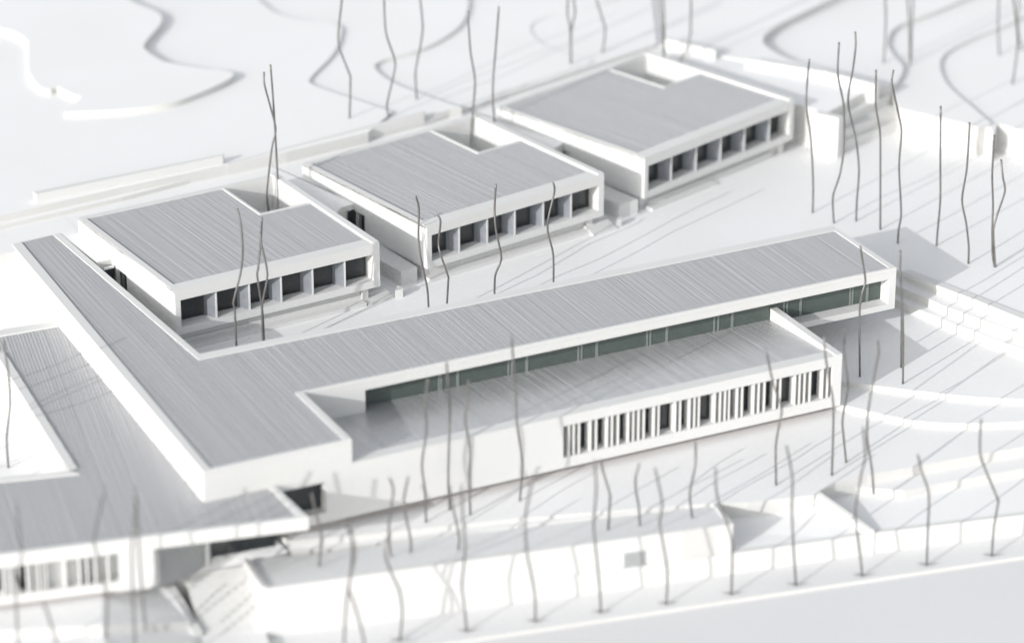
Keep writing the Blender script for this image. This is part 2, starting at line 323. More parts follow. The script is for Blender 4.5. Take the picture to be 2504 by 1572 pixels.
up = smooth_line([(-35.222,99.036),(-34.991,90.96),(-33.929,86.256),(-34.894,83.085),(-38.016,78.931),(-39.114,76.678),(-38.926,73.13),(-38.353,71.749),(-36.294,69.085),(-34.252,66.979),(-34.23,65.628),(-36.075,64.163),(-39.414,62.434),(-42.667,61.359),(-47.429,61.838),(-52.333,63.542)]) 
up2 = smooth_line([(-49.469,66.709),(-50.056,68.042),(-50.548,70.25),(-51.408,69.896),(-51.946,70.559),(-51.963,72.941),(-51.402,76.002),(-49.217,82.453),(-48.738,84.319),(-48.94,86.548),(-49.959,88.778),(-51.837,91.165)])
ground('field', up + up2 + [(-150, 130), (-110, 300)], 0.9, 1.6)
# low walls at the field edge
w = [(-61.822,45.285),(-61.757,44.604),(-43.421,45.808),(-43.126,46.23)]
tag(part('low_wall', w, 0.3, 1.85, M_BOARD, None, 0.03), 'long low white wall on the field edge behind the left pavilion', 'wall')
w = [p[:2] for p in [(-43.117,45.934,1.03),(-43.1,45.585,1.03),(-21.682,48.846,1.3),(-21.344,49.287,1.3)]]
tag(part('low_wall', w, 0.3, [1.03, 1.03, 1.3, 1.3], M_BOARD, None, 0.03), 'long low white wall on the field edge behind the middle pavilion', 'wall')
w = [(9.154,57.517),(11.979,52.305),(12.509,52.577),(9.612,57.835)]
tag(part('boundary_wall', w, -1, 0.95, M_BOARD, None, 0.03), 'blurred white wall piece behind the right pavilion patio', 'wall')
w = [(13.501,49.027),(18.628,42.12),(21.038,37.049),(21.672,37.241),(19.229,42.338),(14.029,49.293)]
tag(part('boundary_wall', w, -1, 0.9, M_BOARD, None, 0.03), 'long bright white wall behind the shaded ground right of the right pavilion', 'wall')
# stepped benches and end wall right of the right pavilion
bs = empty('stepped_bench', (*(19.813,36.865), -4), 'white stepped seating between the court and the upper ground at the right', 'steps')
for z, l0, l1 in ((-1.0, (14.913,34.405), (24.491,38.868)), (-2.0, (14.711,34.003), (23.957,36.907)), (-3.0, (14.565,33.692), (24.08,36.277))):
    d = Vector((l1[0] - l0[0], l1[1] - l0[1])).normalized(); nn = (-d.y * 14, d.x * 14)
    part('step', [l0, l1, (l1[0] + nn[0], l1[1] + nn[1]), (l0[0] + nn[0], l0[1] + nn[1])], -5, z, M_BOARD, bs, 0.03)
w = [(12.812,34.931),(14.227,32.626),(14.99,32.977),(13.575,35.287)]
tag(part('end_wall', w, -5, 0.1, M_BOARD, None, 0.03), 'bright white upright end wall at the right corner of the right pavilion', 'wall')
w = [(23.414,35.95),(28.279,27.559),(28.699,27.837),(23.87,36.224)]
tag(part('retaining_wall', w, -5, -1.5, M_BOARD, None, 0.03), 'bright white retaining wall behind the court trees at the upper right', 'wall')

# ------------------------------------------------------------------ main building
sch = empty('school_building', (-40, 2, -7), 'long white main building with a grey grooved L shaped roof and a lower front hall', 'building')
X3, Y1, Y3, X4 = 0.0, 10.42, -9.4, -11.15
P0, P1_, P2_, P3_, P4_ = (-66.114,38.87), (-61.539,39.456), (-60.05, Y1), (X3, Y1), (X3, 0.0)
P5_, P6_, P7_ = (-55.45, 0.0), (-55.45, Y3), (-67.78, Y3)
part('wing_wall', [P0, P1_, (-60.05, Y1), (-60.05, 0.1), (-55.7, 0.1), (-55.7, Y3 + 1.2), (-67.78, Y3 + 1.2)], -8, -0.3, M_BOARD, sch)
# front wall of the block and of the hall, with the louvred opening and the window under the canopy
Fa, Fb = (-67.78, Y3), (X4, Y3)
hw = [(30.724,-3.231),(30.853,-5.912),(55.752,-3.271),(55.875,-6.027),(6.412,-3.135),(10.075,-3.196),(10.012,-5.806)]
LV0, LV1, LVT, LVB = hw[0][0], 55.752, -2.95, -5.75
SW0, SW1, SWT, SWB = hw[4][0] - 2.0, hw[5][0], hw[5][1], hw[6][1]
bm = bmesh.new(); open_wall(bm, Fa, (P6_[0], Y3), Z_HALL, -0.33, 1.2, [(SW0, SW1, SWB, SWT)])
finish('front_wall', bm, M_BOARD, sch)
bm = bmesh.new(); L0 = P6_[0] - Fa[0]
open_wall(bm, (P6_[0] + 0.002, Y3 + 0.004), Fb, Z_HALL, H_HALL - 0.0, 1.2, [(LV0 - L0, LV1 - L0, LVB, LVT)])
finish('hall_front_wall', bm, M_BOARD, sch)
part('hall_wall', [(-55.6, Y3 + 1.2), (X4, Y3 + 1.2), (X4, 1.05), (-55.6, 1.05)], Z_HALL, H_HALL - 1.15, M_BOARD, sch)
part('hall_parapet', [(X4 - 0.62, Y3 + 0.02), (X4 + 0.002, Y3 + 0.02), (X4 + 0.002, 1.2), (X4 - 0.62, 1.2)], H_HALL - 1.2, H_HALL + 0.1, M_BOARD, sch, 0.03)
part('base_board', [(-67.6, Y3 + 0.35), (X4 - 0.35, Y3 + 0.35), (X4 - 0.35, -1), (-67.6, -1)], Z_HALL - 0.09, Z_HALL - 0.01, M_SEAM, sch)
part('foundation', [(-66.5, Y3 + 1.3), (X4 - 1.0, Y3 + 1.3), (X4 - 1.0, -1.0), (-66.5, -1.0)], -8, Z_HALL - 0.1, M_BOARD, sch)
ribs('hall_roof', [(-55.5, Y3 + 0.15), (X4 - 0.55, Y3 + 0.15), (X4 - 0.55, 1.24), (-55.5, 1.24)], 90, H_HALL - 0.85, 0.262, 0.05, M_ROOF3, sch, 0.3, 0.12, -0.078, True)
# the bar
bar_core = [(-60.0, 1.4), (-0.55, 1.4), (-0.55, Y1), (-60.0, Y1)]
part('bar_wall', bar_core, -3.83, -0.3, M_BOARD, sch)
BO0, BO1, BT, BB = 5.386, 54.759, -0.98, -3.3
wall_part('bar_front', P5_, P4_, -3.83, -0.33, 1.3, [(BO0, BO1, BB, BT)], M_BOARD, sch)
part('bar_end_wall', [(-0.56, 1.3), (0, 1.3), (0, Y1), (-0.56, Y1)], -3.83, -0.33, M_BOARD, sch)
part('understorey_wall', [(-40, 3.5), (-7.2, 3.5), (-7.2, 9.0), (-40, 9.0)], -8, -3.84, M_BOARD, sch)
part('column', [(-7.05, 3.2), (-6.75, 3.2), (-6.75, 3.5), (-7.05, 3.5)], -6.6, -3.84, M_BOARD, sch)
# ribbon of panes: mullions in pairs
bx = lambda s: P5_[0] + s
m_px = [12.499,12.701,14.198,18.819,19.119,20.512,25.298,25.604,27.024,31.783,32.094,33.659,38.233,38.63,39.985,45.047,45.371,46.711,51.665,51.911,53.397]
panes = []
edges = [BO0] + m_px + [BO1 + 0.6]
for i in range(len(edges) - 1):
    s0, s1 = edges[i] + 0.07, edges[i + 1] - 0.07
    if s1 - s0 < 0.15: continue
    part('window_pane', [(bx(s0), 1.27), (bx(s1), 1.27), (bx(s1), 1.36), (bx(s0), 1.36)], BB, BT + 0.06, M_GREEN, sch)
for i, s in enumerate(m_px):
    wd = 0.12 if i % 3 == 2 else 0.08
    part('mullion', [(bx(s) - wd, 1.22), (bx(s) + wd, 1.22), (bx(s) + wd, 1.37), (bx(s) - wd, 1.37)], BB, BT + 0.05, M_MULL, sch)
# grey roof and its white rims
rin = [(-65.234,39.152), (-62.165,39.413), (-60.531,9.424), (-0.437,10.216), (-0.607,0.621), (-56.05, 0.22), (-56.05, Y3 + 0.25), (-67.102,-9.186)]
rin[4] = (rin[4][0], 0.22); rin[3] = (rin[3][0], rin[2][1]); rin[7] = (rin[7][0], Y3 + 0.25)
rout = [P0, P1_, P2_, P3_, P4_, P5_, P6_, P7_]
ribs('roof', [rin[0], rin[1], rin[2], rin[3], rin[4], rin[5], rin[6], rin[7]], 89.4, -0.1, 0.15, 0.025, M_ROOF, sch, 0.3, 0.35)
for i in range(8):
    j = (i + 1) % 8
    nm = 'parapet'
    if i == 4: continue
    part(nm, strip((rout[i], rout[j]), (rin[i], rin[j])), -0.32, 0.004 * (i % 3) + 0.0, M_BOARD, sch, 0.0)
part('parapet', [(-55.45, 0.0), (0.0, 0.0), (-0.4, 0.23), (-56.05, 0.23)], -0.32, 0.006, M_BOARD, sch)
# louvres of the hall: thin upright boards set across the opening
fin_px = [1394.79375,1406.74875,1419.7,1447.595,1461.5425,1488.44125,1500.39625,1515.34,1540.24625,1552.20125,1565.1525,1578.10375,1603.01,1613.96875,1654.815,1666.77,1689.6837500000001,1701.63875,1712.5975,1751.45125,1764.4025000000001,1776.3575,1786.3200000000002,1806.245,1818.2,1846.312,1858.583,1872.607,1898.902,1911.173,1947.2848,1958.504,1970.775,1984.0978,2014.6,2026.871]
fin_s = [31.35,31.791,32.268,33.3,33.816,34.815,35.26,35.817,36.747,37.195,37.68,38.166,39.103,39.516,41.06,41.513,42.384,42.838,43.256,44.741,45.237,45.696,46.078,46.845,47.306,48.393,48.868,49.412,50.434,50.912,52.323,52.762,53.244,53.767,54.968,55.452]
for k, s in enumerate(fin_s):
    x = Fa[0] + s; tw = random.uniform(-0.03, 0.03)
    part('louvre', [(x - 0.11, Y3 + 0.08), (x, Y3 + 0.08), (x + tw, Y3 + 1.0), (x - 0.11 + tw, Y3 + 1.0)], LVB + 0.0, LVT - 0.0, M_BOARD, sch)
step = (LV1 - LV0) / 14
for k in range(14):
    s0 = LV0 + k * step
    part('window_pane', [(Fa[0] + s0 + 0.03, Y3 + 1.12), (Fa[0] + s0 + step - 0.03, Y3 + 1.12), (Fa[0] + s0 + step - 0.03, Y3 + 1.19), (Fa[0] + s0 + 0.03, Y3 + 1.19)], LVB, LVT, M_GLASS, sch)
for s0, s1 in ((SW0, (SW0 + SW1) / 2), ((SW0 + SW1) / 2, SW1)):
    part('window_pane', [(Fa[0] + s0 + 0.04, Y3 + 1.0), (Fa[0] + s1 - 0.04, Y3 + 1.0), (Fa[0] + s1 - 0.04, Y3 + 1.1), (Fa[0] + s0 + 0.04, Y3 + 1.1)], SWB, SWT, M_GLASS, sch)

# ------------------------------------------------------------------ low wing round the courtyard at the left
low = empty('low_wing', (-75, -5, -7), 'low white wing at the left with a ribbed grey roof round an open courtyard', 'building')
N0, N1 = (-80.479,27.764), (-66.25, 27.2)
LF0, LF1 = (-93.22,-8.915), (-61.756,-15.328)
C1 = (-75.19,0.068); C0 = (-73.172,22.913); C2 = (-89.349,3.608)
CN = (C0[0] + 0.1, 26.3)
T_ = 1.05
arm = [(C1[0] + 0.02, -3.0), (-67.8, -3.0), (-66.3, 27.2), (C0[0] - 0.2, 27.2), C0, C1]
part('arm_wall', arm, -7.6, H_LOW - 0.25, M_BOARD, low)
part('arm_parapet', [C0, C1, (C1[0] + 0.75, C1[1] + 0.2), (C0[0] + 0.75, C0[1] + 0.2)], H_LOW - 0.4, H_LOW + 0.04, M_BOARD, low, 0.03)
part('end_parapet', [(-72.683,27.683),(-71.291,27.543),(-66.325,27.113),(-66.58,26.205),(-71.673,26.432),(-73.086,26.495)], H_LOW - 0.6, H_LOW + 0.05, M_BOARD, low, 0.03)
part('court_parapet', [C1, C2, (C2[0] + 0.2, C2[1] - 0.75), (C1[0] + 0.6, C1[1] - 0.75)], H_LOW - 0.9, H_LOW + 0.02, M_BOARD, low, 0.03)
# front arm: roof slab, canopy and the front with its louvred window
CB = (-61.95, Y3 - 0.02)
fslab = [LF0, LF1, CB, (-67.78, Y3 - 0.02), (-67.78, -3.0), (C1[0] + 0.3, -3.0), (C1[0], C1[1]), C2]
LFt = along(LF0, LF1, 0, 0.02); 
part('roof_slab', [along(LF0, LF1, 0, 0.3), along(LF0, LF1, 32.111, 0.3), CB, (-67.78, Y3 - 0.02), (-67.78, -3.0), (C1[0] + 0.3, -3.0), C1, C2], H_LOW - T_, H_LOW - 0.28, M_BOARD, low)
part('fascia', quad_wall(LF0, LF1, 0.42), H_LOW - T_ - 0.02, H_LOW, M_BOARD, low, 0.03)
part('canopy_edge', [(LF1[0] - 0.6, LF1[1] + 0.5), (LF1[0], LF1[1] + 0.1), CB, (CB[0] - 0.5, CB[1])], H_LOW - T_, H_LOW + 0.02, M_BOARD, low, 0.03)
ribs('roof', [(C1[0] + 0.7, C1[1] - 0.7), (C0[0] + 0.7, C0[1]), (C0[0] + 0.4, 26.6), (-66.3, 26.6), (-67.8, -9.4), (CB[0] - 0.45, CB[1]), (LF1[0] - 0.55, LF1[1] + 0.5), along(LF0, LF1, 0.5, 0.38), (C2[0] + 0.2, C2[1] - 0.7)], 79.0, H_LOW - 0.13, 0.29, 0.028, M_ROOF2, low, 0.28, 0.12)
lw = [(20.314,-3.207),(17.708,-3.189),(17.611,-5.241)]
FRONT_END = lw[0][0]
e1 = along(LF0, LF1, FRONT_END, 0.06); e0 = along(LF0, LF1, 0, 0.06)
LT, LB = H_LOW - 1.1, H_LOW - 3.5
wall_part('front_wall', e0, e1, -6.75, H_LOW - T_ - 0.01, 1.1, [(1.0, lw[1][0], LB, LT)], M_BOARD, low)
part('front_arm_wall', [along(e0, e1, 0, 1.2), along(e0, e1, FRONT_END - 0.2, 1.2), (-67.9, -9.0), (-67.9, -3), (C1[0] + 0.2, C1[1] - 0.3), (C2[0], C2[1] - 0.6)], -7.6, H_LOW - 0.6, M_BOARD, low)
part('base_board', [along(e0, e1, 0, 0.3), along(e0, e1, FRONT_END - 0.3, 0.3), along(e0, e1, FRONT_END - 0.3, 1.2), along(e0, e1, 0, 1.2)], -6.84, -6.76, M_SEAM, low)
lf = [9.193,9.458,9.67,9.882,10.228,10.919,11.131,11.557,11.77,12.037,12.303,13.745,14.815,15.351,15.994,16.961]
for s in lf:
    q0 = along(LF0, LF1, s - 0.12, 0.16); q1 = along(LF0, LF1, s, 0.16); q2 = along(LF0, LF1, s, 1.05); q3 = along(LF0, LF1, s - 0.12, 1.05)
    part('louvre', [q0, q1, q2, q3], LB, LT, M_BOARD, low)
gl = [0.571,2.922,5.286,7.664,10.054,11.104]
for s0, s1 in zip(gl[:-1], gl[1:]):
    part('window_pane', [along(LF0, LF1, s0 + 0.03, 1.1), along(LF0, LF1, s1 - 0.03, 1.1), along(LF0, LF1, s1 - 0.03, 1.2), along(LF0, LF1, s0 + 0.03, 1.2)], LB, LT, M_GLASS, low)
ge = 17.916
part('white_blind', [along(LF0, LF1, gl[-1], 1.05), along(LF0, LF1, ge, 1.05), along(LF0, LF1, ge, 1.15), along(LF0, LF1, gl[-1], 1.15)], LB, LT, M_BOARD, low)
# glazing and post beneath the canopy
ent0, ent1 = (-70.3, Y3 - 0.12), (-62.1, Y3 - 0.12)
for k in range(4):
    s0 = k * 0.25; s1 = s0 + 0.25
    q = lambda t: (ent0[0] + (ent1[0] - ent0[0]) * t, ent0[1] + (ent1[1] - ent0[1]) * t)
    part('glass_door', quad_wall(q(s0 + 0.006), q(s1 - 0.006), 0.1), -8.0, H_LOW - T_, M_GLASS, low)
part('recess_shade_panel', quad_wall(along(e0, e1, FRONT_END - 0.12, 1.6), (-67.6, Y3 - 0.3), -0.12), -8.0, H_LOW - T_, M_GREY, low)  # grey panel painted in for the shade of the recess under the canopy
pp = (-68.0, Y3 - 1.6)
part('post', [(pp[0] - 0.13, pp[1] + 0.8), (pp[0] + 0.13, pp[1] + 0.8), (pp[0] + 0.13, pp[1] + 1.06), (pp[0] - 0.13, pp[1] + 1.06)], -8.0, H_LOW - T_, M_BOARD, low)
# small grey panel low at the courtyard's inner wall
part('court_panel', [(-73.872,8.954),(-73.312,7.451),(-73.013,7.707),(-73.547,9.282)], -6.9, -5.2, M_GREY, low)

# ------------------------------------------------------------------ three pavilions
def pavilion(B, u, wv, a, b, zt, label, fin_u, step_list):
    B = Vector(B); u = Vector(u); wv = Vector(wv)
    W = lambda x, y: (B.x + u.x * x + wv.x * y, B.y + u.y * x + wv.y * y)
    rc = lambda x0, y0, x1, y1: [W(x0, y0), W(x1, y0), W(x1, y1), W(x0, y1)]
    H = 4.07; zb = zt - H; D_ = 1.35
    k = b / 19.8
    nu, nv = 14.25 * k, 11.35
    root = empty('pavilion', (*W(b / 2, a / 2), zb), label, 'building', 'white pavilions with grey roofs behind the court')
    # front: frame round a deep band of panes
    sill, head = zt - 3.42, zt - 0.95
    wall_part('front_frame', W(0, 0), W(b, 0), zb, zt, D_, [(0.5, b - 0.62, sill, head)], M_BOARD, root)
    bm = bmesh.new(); open_wall(bm, W(0, a), W(0, D_), zb, zt, 0.5, [(a - 11.15, a - 9.35, zb + 0.15, zt - 2.05)])
    finish('side_wall', bm, M_BOARD, root)
    part('door', rc(0.2, 9.4, 0.3, 10.25), zb + 0.15, zt - 2.05, M_GLASS, root)
    part('door', rc(0.2, 10.3, 0.3, 11.1), zb + 0.15, zt - 2.05, M_GLASS, root)
    part('door_frame', rc(0.08, 10.18, 0.22, 10.4), zb + 0.15, zt - 2.05, M_MULL, root)
    part('side_wall', rc(b - 0.62, D_, b, a), zb, zt + 0.004, M_BOARD, root)
    part('rear_wall', rc(0.5, a - 0.55, b - 0.62, a), zb, zt + 0.002, M_BOARD, root)
    # floor and roof decks (the roof leaves the patio open)
    part('floor', rc(0.5, D_, b - 0.62, a - 0.55), zb, zb + 0.12, M_BOARD, root)
    Lshape = [W(0.5, D_), W(b - 0.62, D_), W(b - 0.62, nv), W(nu, nv), W(nu, a - 0.55), W(0.5, a - 0.55)]
    part('roof_deck', Lshape, zt - 0.6, zt - 0.3, M_BOARD, root)
    part('patio_wall', rc(nu - 0.25, nv - 0.25, nu - 0.01, a - 0.56), zb + 0.12, zt - 0.02, M_BOARD, root)
    part('patio_wall', rc(nu - 0.01, nv - 0.25, b - 0.63, nv - 0.01), zb + 0.12, zt - 0.02, M_BOARD, root)
    part('patio_floor', rc(nu, nv, b - 0.63, a - 0.56), zb + 0.12, zt - 3.0, M_BOARD, root)
    ang = math.degrees(math.atan2(wv.y, wv.x))
    ribs('roof', [W(0.56, 0.28), W(b - 0.6, 0.28), W(b - 0.6, nv - 0.24), W(nu - 0.24, nv - 0.24), W(nu - 0.24, a - 0.53), W(0.56, a - 0.53)], ang, zt - 0.13, 0.155, 0.025, M_ROOF, root, 0.3, 0.35)
    part('parapet', rc(0.0, 0.02, 0.55, a), zt - 0.28, zt + 0.006, M_BOARD, root)
    part('parapet', rc(b - 0.60, 0.1, b + 0.002, a), zt - 0.28, zt + 0.12, M_BOARD, root, 0.03)
    # panes and splayed grey screens
    us = [0.5] + [f - 0.05 for f in fin_u] + [b - 0.62]
    for i in range(len(us) - 1):
        part('window_pane', rc(us[i] + 0.03, D_ + 0.02, us[i + 1] - 0.03, D_ + 0.12), sill, head, M_GLASS, root)
    part('glass_backing', rc(0.5, D_ + 0.16, b - 0.62, D_ + 0.3), sill - 0.02, head + 0.05, M_GLASS, root)
    for f in fin_u:
        q = [W(f - 0.07, 0.22), W(f + 0.07, 0.22), W(f - 0.46, D_ + 0.01), W(f - 0.60, D_ + 0.01)]
        part('screen', q, sill + 0.002, head - 0.002, M_FILM, root)
        part('screen_edge', rc(f - 0.075, 0.16, f + 0.075, 0.215), sill + 0.002, head - 0.002, M_BOARD, root)
    # plinth and corner pillar
    part('plinth', rc(0.25, 0.75, b - 1.6, a - 0.6), Z_COURT - 0.3, zb - 0.004, M_BOARD, root)
    part('pillar', rc(b - 1.55, 0.35, b - 1.0, 1.3), Z_COURT - 0.1, zb - 0.003, M_BOARD, root, 0.02)
    return root, W
pA, WA = pavilion((-58.414,19.881), (0.996,0.088), (-0.088,0.996), 18.839, 19.655, 1.5, 'left white pavilion with a grooved grey roof, next to the long wing', [3.9, 7.05, 10.1, 13.15, 16.3], None)
pB, WB = pavilion((-33.464,23.396), (0.981,0.196), (-0.196,0.981), 19.013, 19.964, 1.35, 'middle white pavilion of the three, with two wire trees in its roof notch', [3.65, 6.77, 9.87, 13.1, 16.3], None)
pC, WC = pavilion((-8.586,29.295), (0.946,0.324), (-0.324,0.946), 18.993, 21.139, 1.3, 'right and farthest white pavilion, blurred at its rear corner', [3.88, 7.34, 10.8, 14.2, 17.8], None)
# steps in front of the pavilions
def rcw(W, x0, y0, x1, y1): return [W(x0, y0), W(x1, y0), W(x1, y1), W(x0, y1)]
sp = empty('garden_steps', (*WA(8, 0.5), -4), 'two long low white steps under the front of the left pavilion', 'steps')
part('step', rcw(WA, -2.5, 0.55, 18.2, 2.0), -4.3, -3.3, M_BOARD, sp, 0.03)
part('step', rcw(WA, -2.5, -0.35, 18.1, 0.549), -4.3, -3.65, M_BOARD, sp, 0.03)
sp = empty('garden_steps', (*WB(8, 0.5), -4), 'single low white step under the front of the middle pavilion', 'steps')
part('step', rcw(WB, 0.2, -0.2, 18.2, 2.0), -4.3, -3.65, M_BOARD, sp, 0.03)
sp = empty('garden_steps', (*WC(8, 0.5), -4), 'two shallow white steps under the front of the right pavilion', 'steps')
part('step', rcw(WC, 1.2, 0.4, 18.6, 2.0), -4.3, -3.45, M_BOARD, sp, 0.03)
part('step', rcw(WC, 0.6, -0.5, 9.6, 0.399), -4.3, -3.75, M_BOARD, sp, 0.03)
# side terraces between the pavilions, each with a small stair
blk = empty('side_terrace', (*(-35.186,24.416), -4), 'pale block with a flat top between the left and the middle pavilion', 'terrace')
part('block', [(-35.784,23.857),(-34.113,24.13)] + [WB(0.1, 8.9), WB(-2.2, 8.9)], -4.3, -2.65, M_BOARD, blk, 0.03)
part('cheek', [(-37.447,21.571),(-36.732,21.508),(-36.47,22.07),(-36.809,22.439)], -4.2, -3.25, M_BOARD, blk, 0.03)
blk2 = empty('side_terrace', (*(-10.067,29.707), -4), 'pale block with a flat top between the middle and the right pavilion', 'terrace')
part('block', [(-11.482,28.705),(-9.361,29.079)] + [WC(0.1, 8.7), WC(-2.2, 8.7)], -4.3, -2.6, M_BOARD, blk2, 0.03)
part('cheek', [(-12.744,26.965),(-12.173,27.004),(-11.896,27.518),(-12.184,27.771)], -4.2, -3.3, M_BOARD, blk2, 0.03)
def small_stair(a0, a1, back, n, rise, label, z0=-4.0):
    st = empty('side_stair', (*a0, z0), label, 'stair')
    d = Vector((a1[0] - a0[0], a1[1] - a0[1])).normalized()
    for i in range(n):
        f0 = (back[0] * i, back[1] * i)
        far_ = (back[0] * n, back[1] * n)
        part('tread', [(a0[0] + f0[0], a0[1] + f0[1]), (a1[0] + f0[0], a1[1] + f0[1]), (a1[0] + far_[0], a1[1] + far_[1]), (a0[0] + far_[0], a0[1] + far_[1])], z0 - 0.2, z0 + rise * (i + 1), M_BOARD, st)
small_stair((-40.205,21.197), (-37.545,21.721), (-0.048,0.548), 7, 0.19, 'narrow white stair squeezed beside the right corner of the left pavilion')
small_stair((-15.497,26.133), (-12.791,26.707), (-0.108,0.539), 7, 0.19, 'narrow white stair squeezed beside the right corner of the middle pavilion')
# dark glazed entrances under the ledge
for nm, q in (('dark glazed entrance beside the left pavilion, half hidden by the wing', [(-60.561,31.143),(-59.586,31.249),(-59.428,31.569),(-60.404,31.461)]), ('dark glazed entrance between the left and the middle pavilion', [(-36.376,33.863),(-35.444,34.148),(-35.252,34.484),(-36.185,34.197)]), ('small dark glazed entrance between the middle and the right pavilion', [(-12.45,39.148),(-11.46,39.475),(-11.231,39.833),(-12.223,39.505)])):
    en = empty('entrance', (*q[0], -2.6), nm, 'entrance')
    part('glass', q, -2.7, -0.55, M_GLASS, en)
    part('frame', [(x, y) for x, y in q], -0.549, -0.4, M_BOARD, en)

# ------------------------------------------------------------------ wire trees
def subdiv(pts):
    P = [Vector(p) for p in pts]; out = []
    for i in range(len(P) - 1):
        p0 = P[max(i - 1, 0)]; p1 = P[i]; p2 = P[i + 1]; p3 = P[min(i + 2, len(P) - 1)]
        for k in range(5):
            t = k / 5
            q = 0.5 * ((2 * p1) + (p2 - p0) * t + (2 * p0 - 5 * p1 + 4 * p2 - p3) * t * t + (3 * p1 - p0 - 3 * p2 + p3) * t ** 3)
            lin = p1.lerp(p2, t)
            out.append(lin.lerp(q, 0.75))
    out.append(P[-1]); return out
def wire_tree(pts, label, group, rad=0.09, foot=False):
    bm = bmesh.new(); tube(bm, subdiv(pts), rad)
    if not foot:
        o = finish('wire_tree', bm, M_WIRE, None, smooth=True)
        tag(o, label, 'wire tree', group); return o
    root = empty('wire_tree', pts[0], label, 'wire tree', group)
    finish('stem', bm, M_WIRE, root, smooth=True)
    b = Vector(pts[0]) + Vector((0, 0, 0.1))
    for sx in (-1, 1):
        bm = bmesh.new()
        arc = [b + Vector((0.894 * sx * t, -0.448 * sx * t, 0.02 + 0.32 * t * t)) for t in (0.0, 0.2, 0.38, 0.55, 0.7)]
        tube(bm, arc, 0.038, 6)
        finish('foot', bm, M_WIRE, root, smooth=True)
    return root
G_COURT, G_PLAZA, G_FRONT, G_STREET, G_FIELD, G_PAV, G_LEFT = 'wire trees on the right court', 'wire trees on the plaza', 'wire trees in front of the hall', 'wire trees along the street', 'wire trees in the back field', 'wire trees around the pavilions', 'wire trees at the lower left'
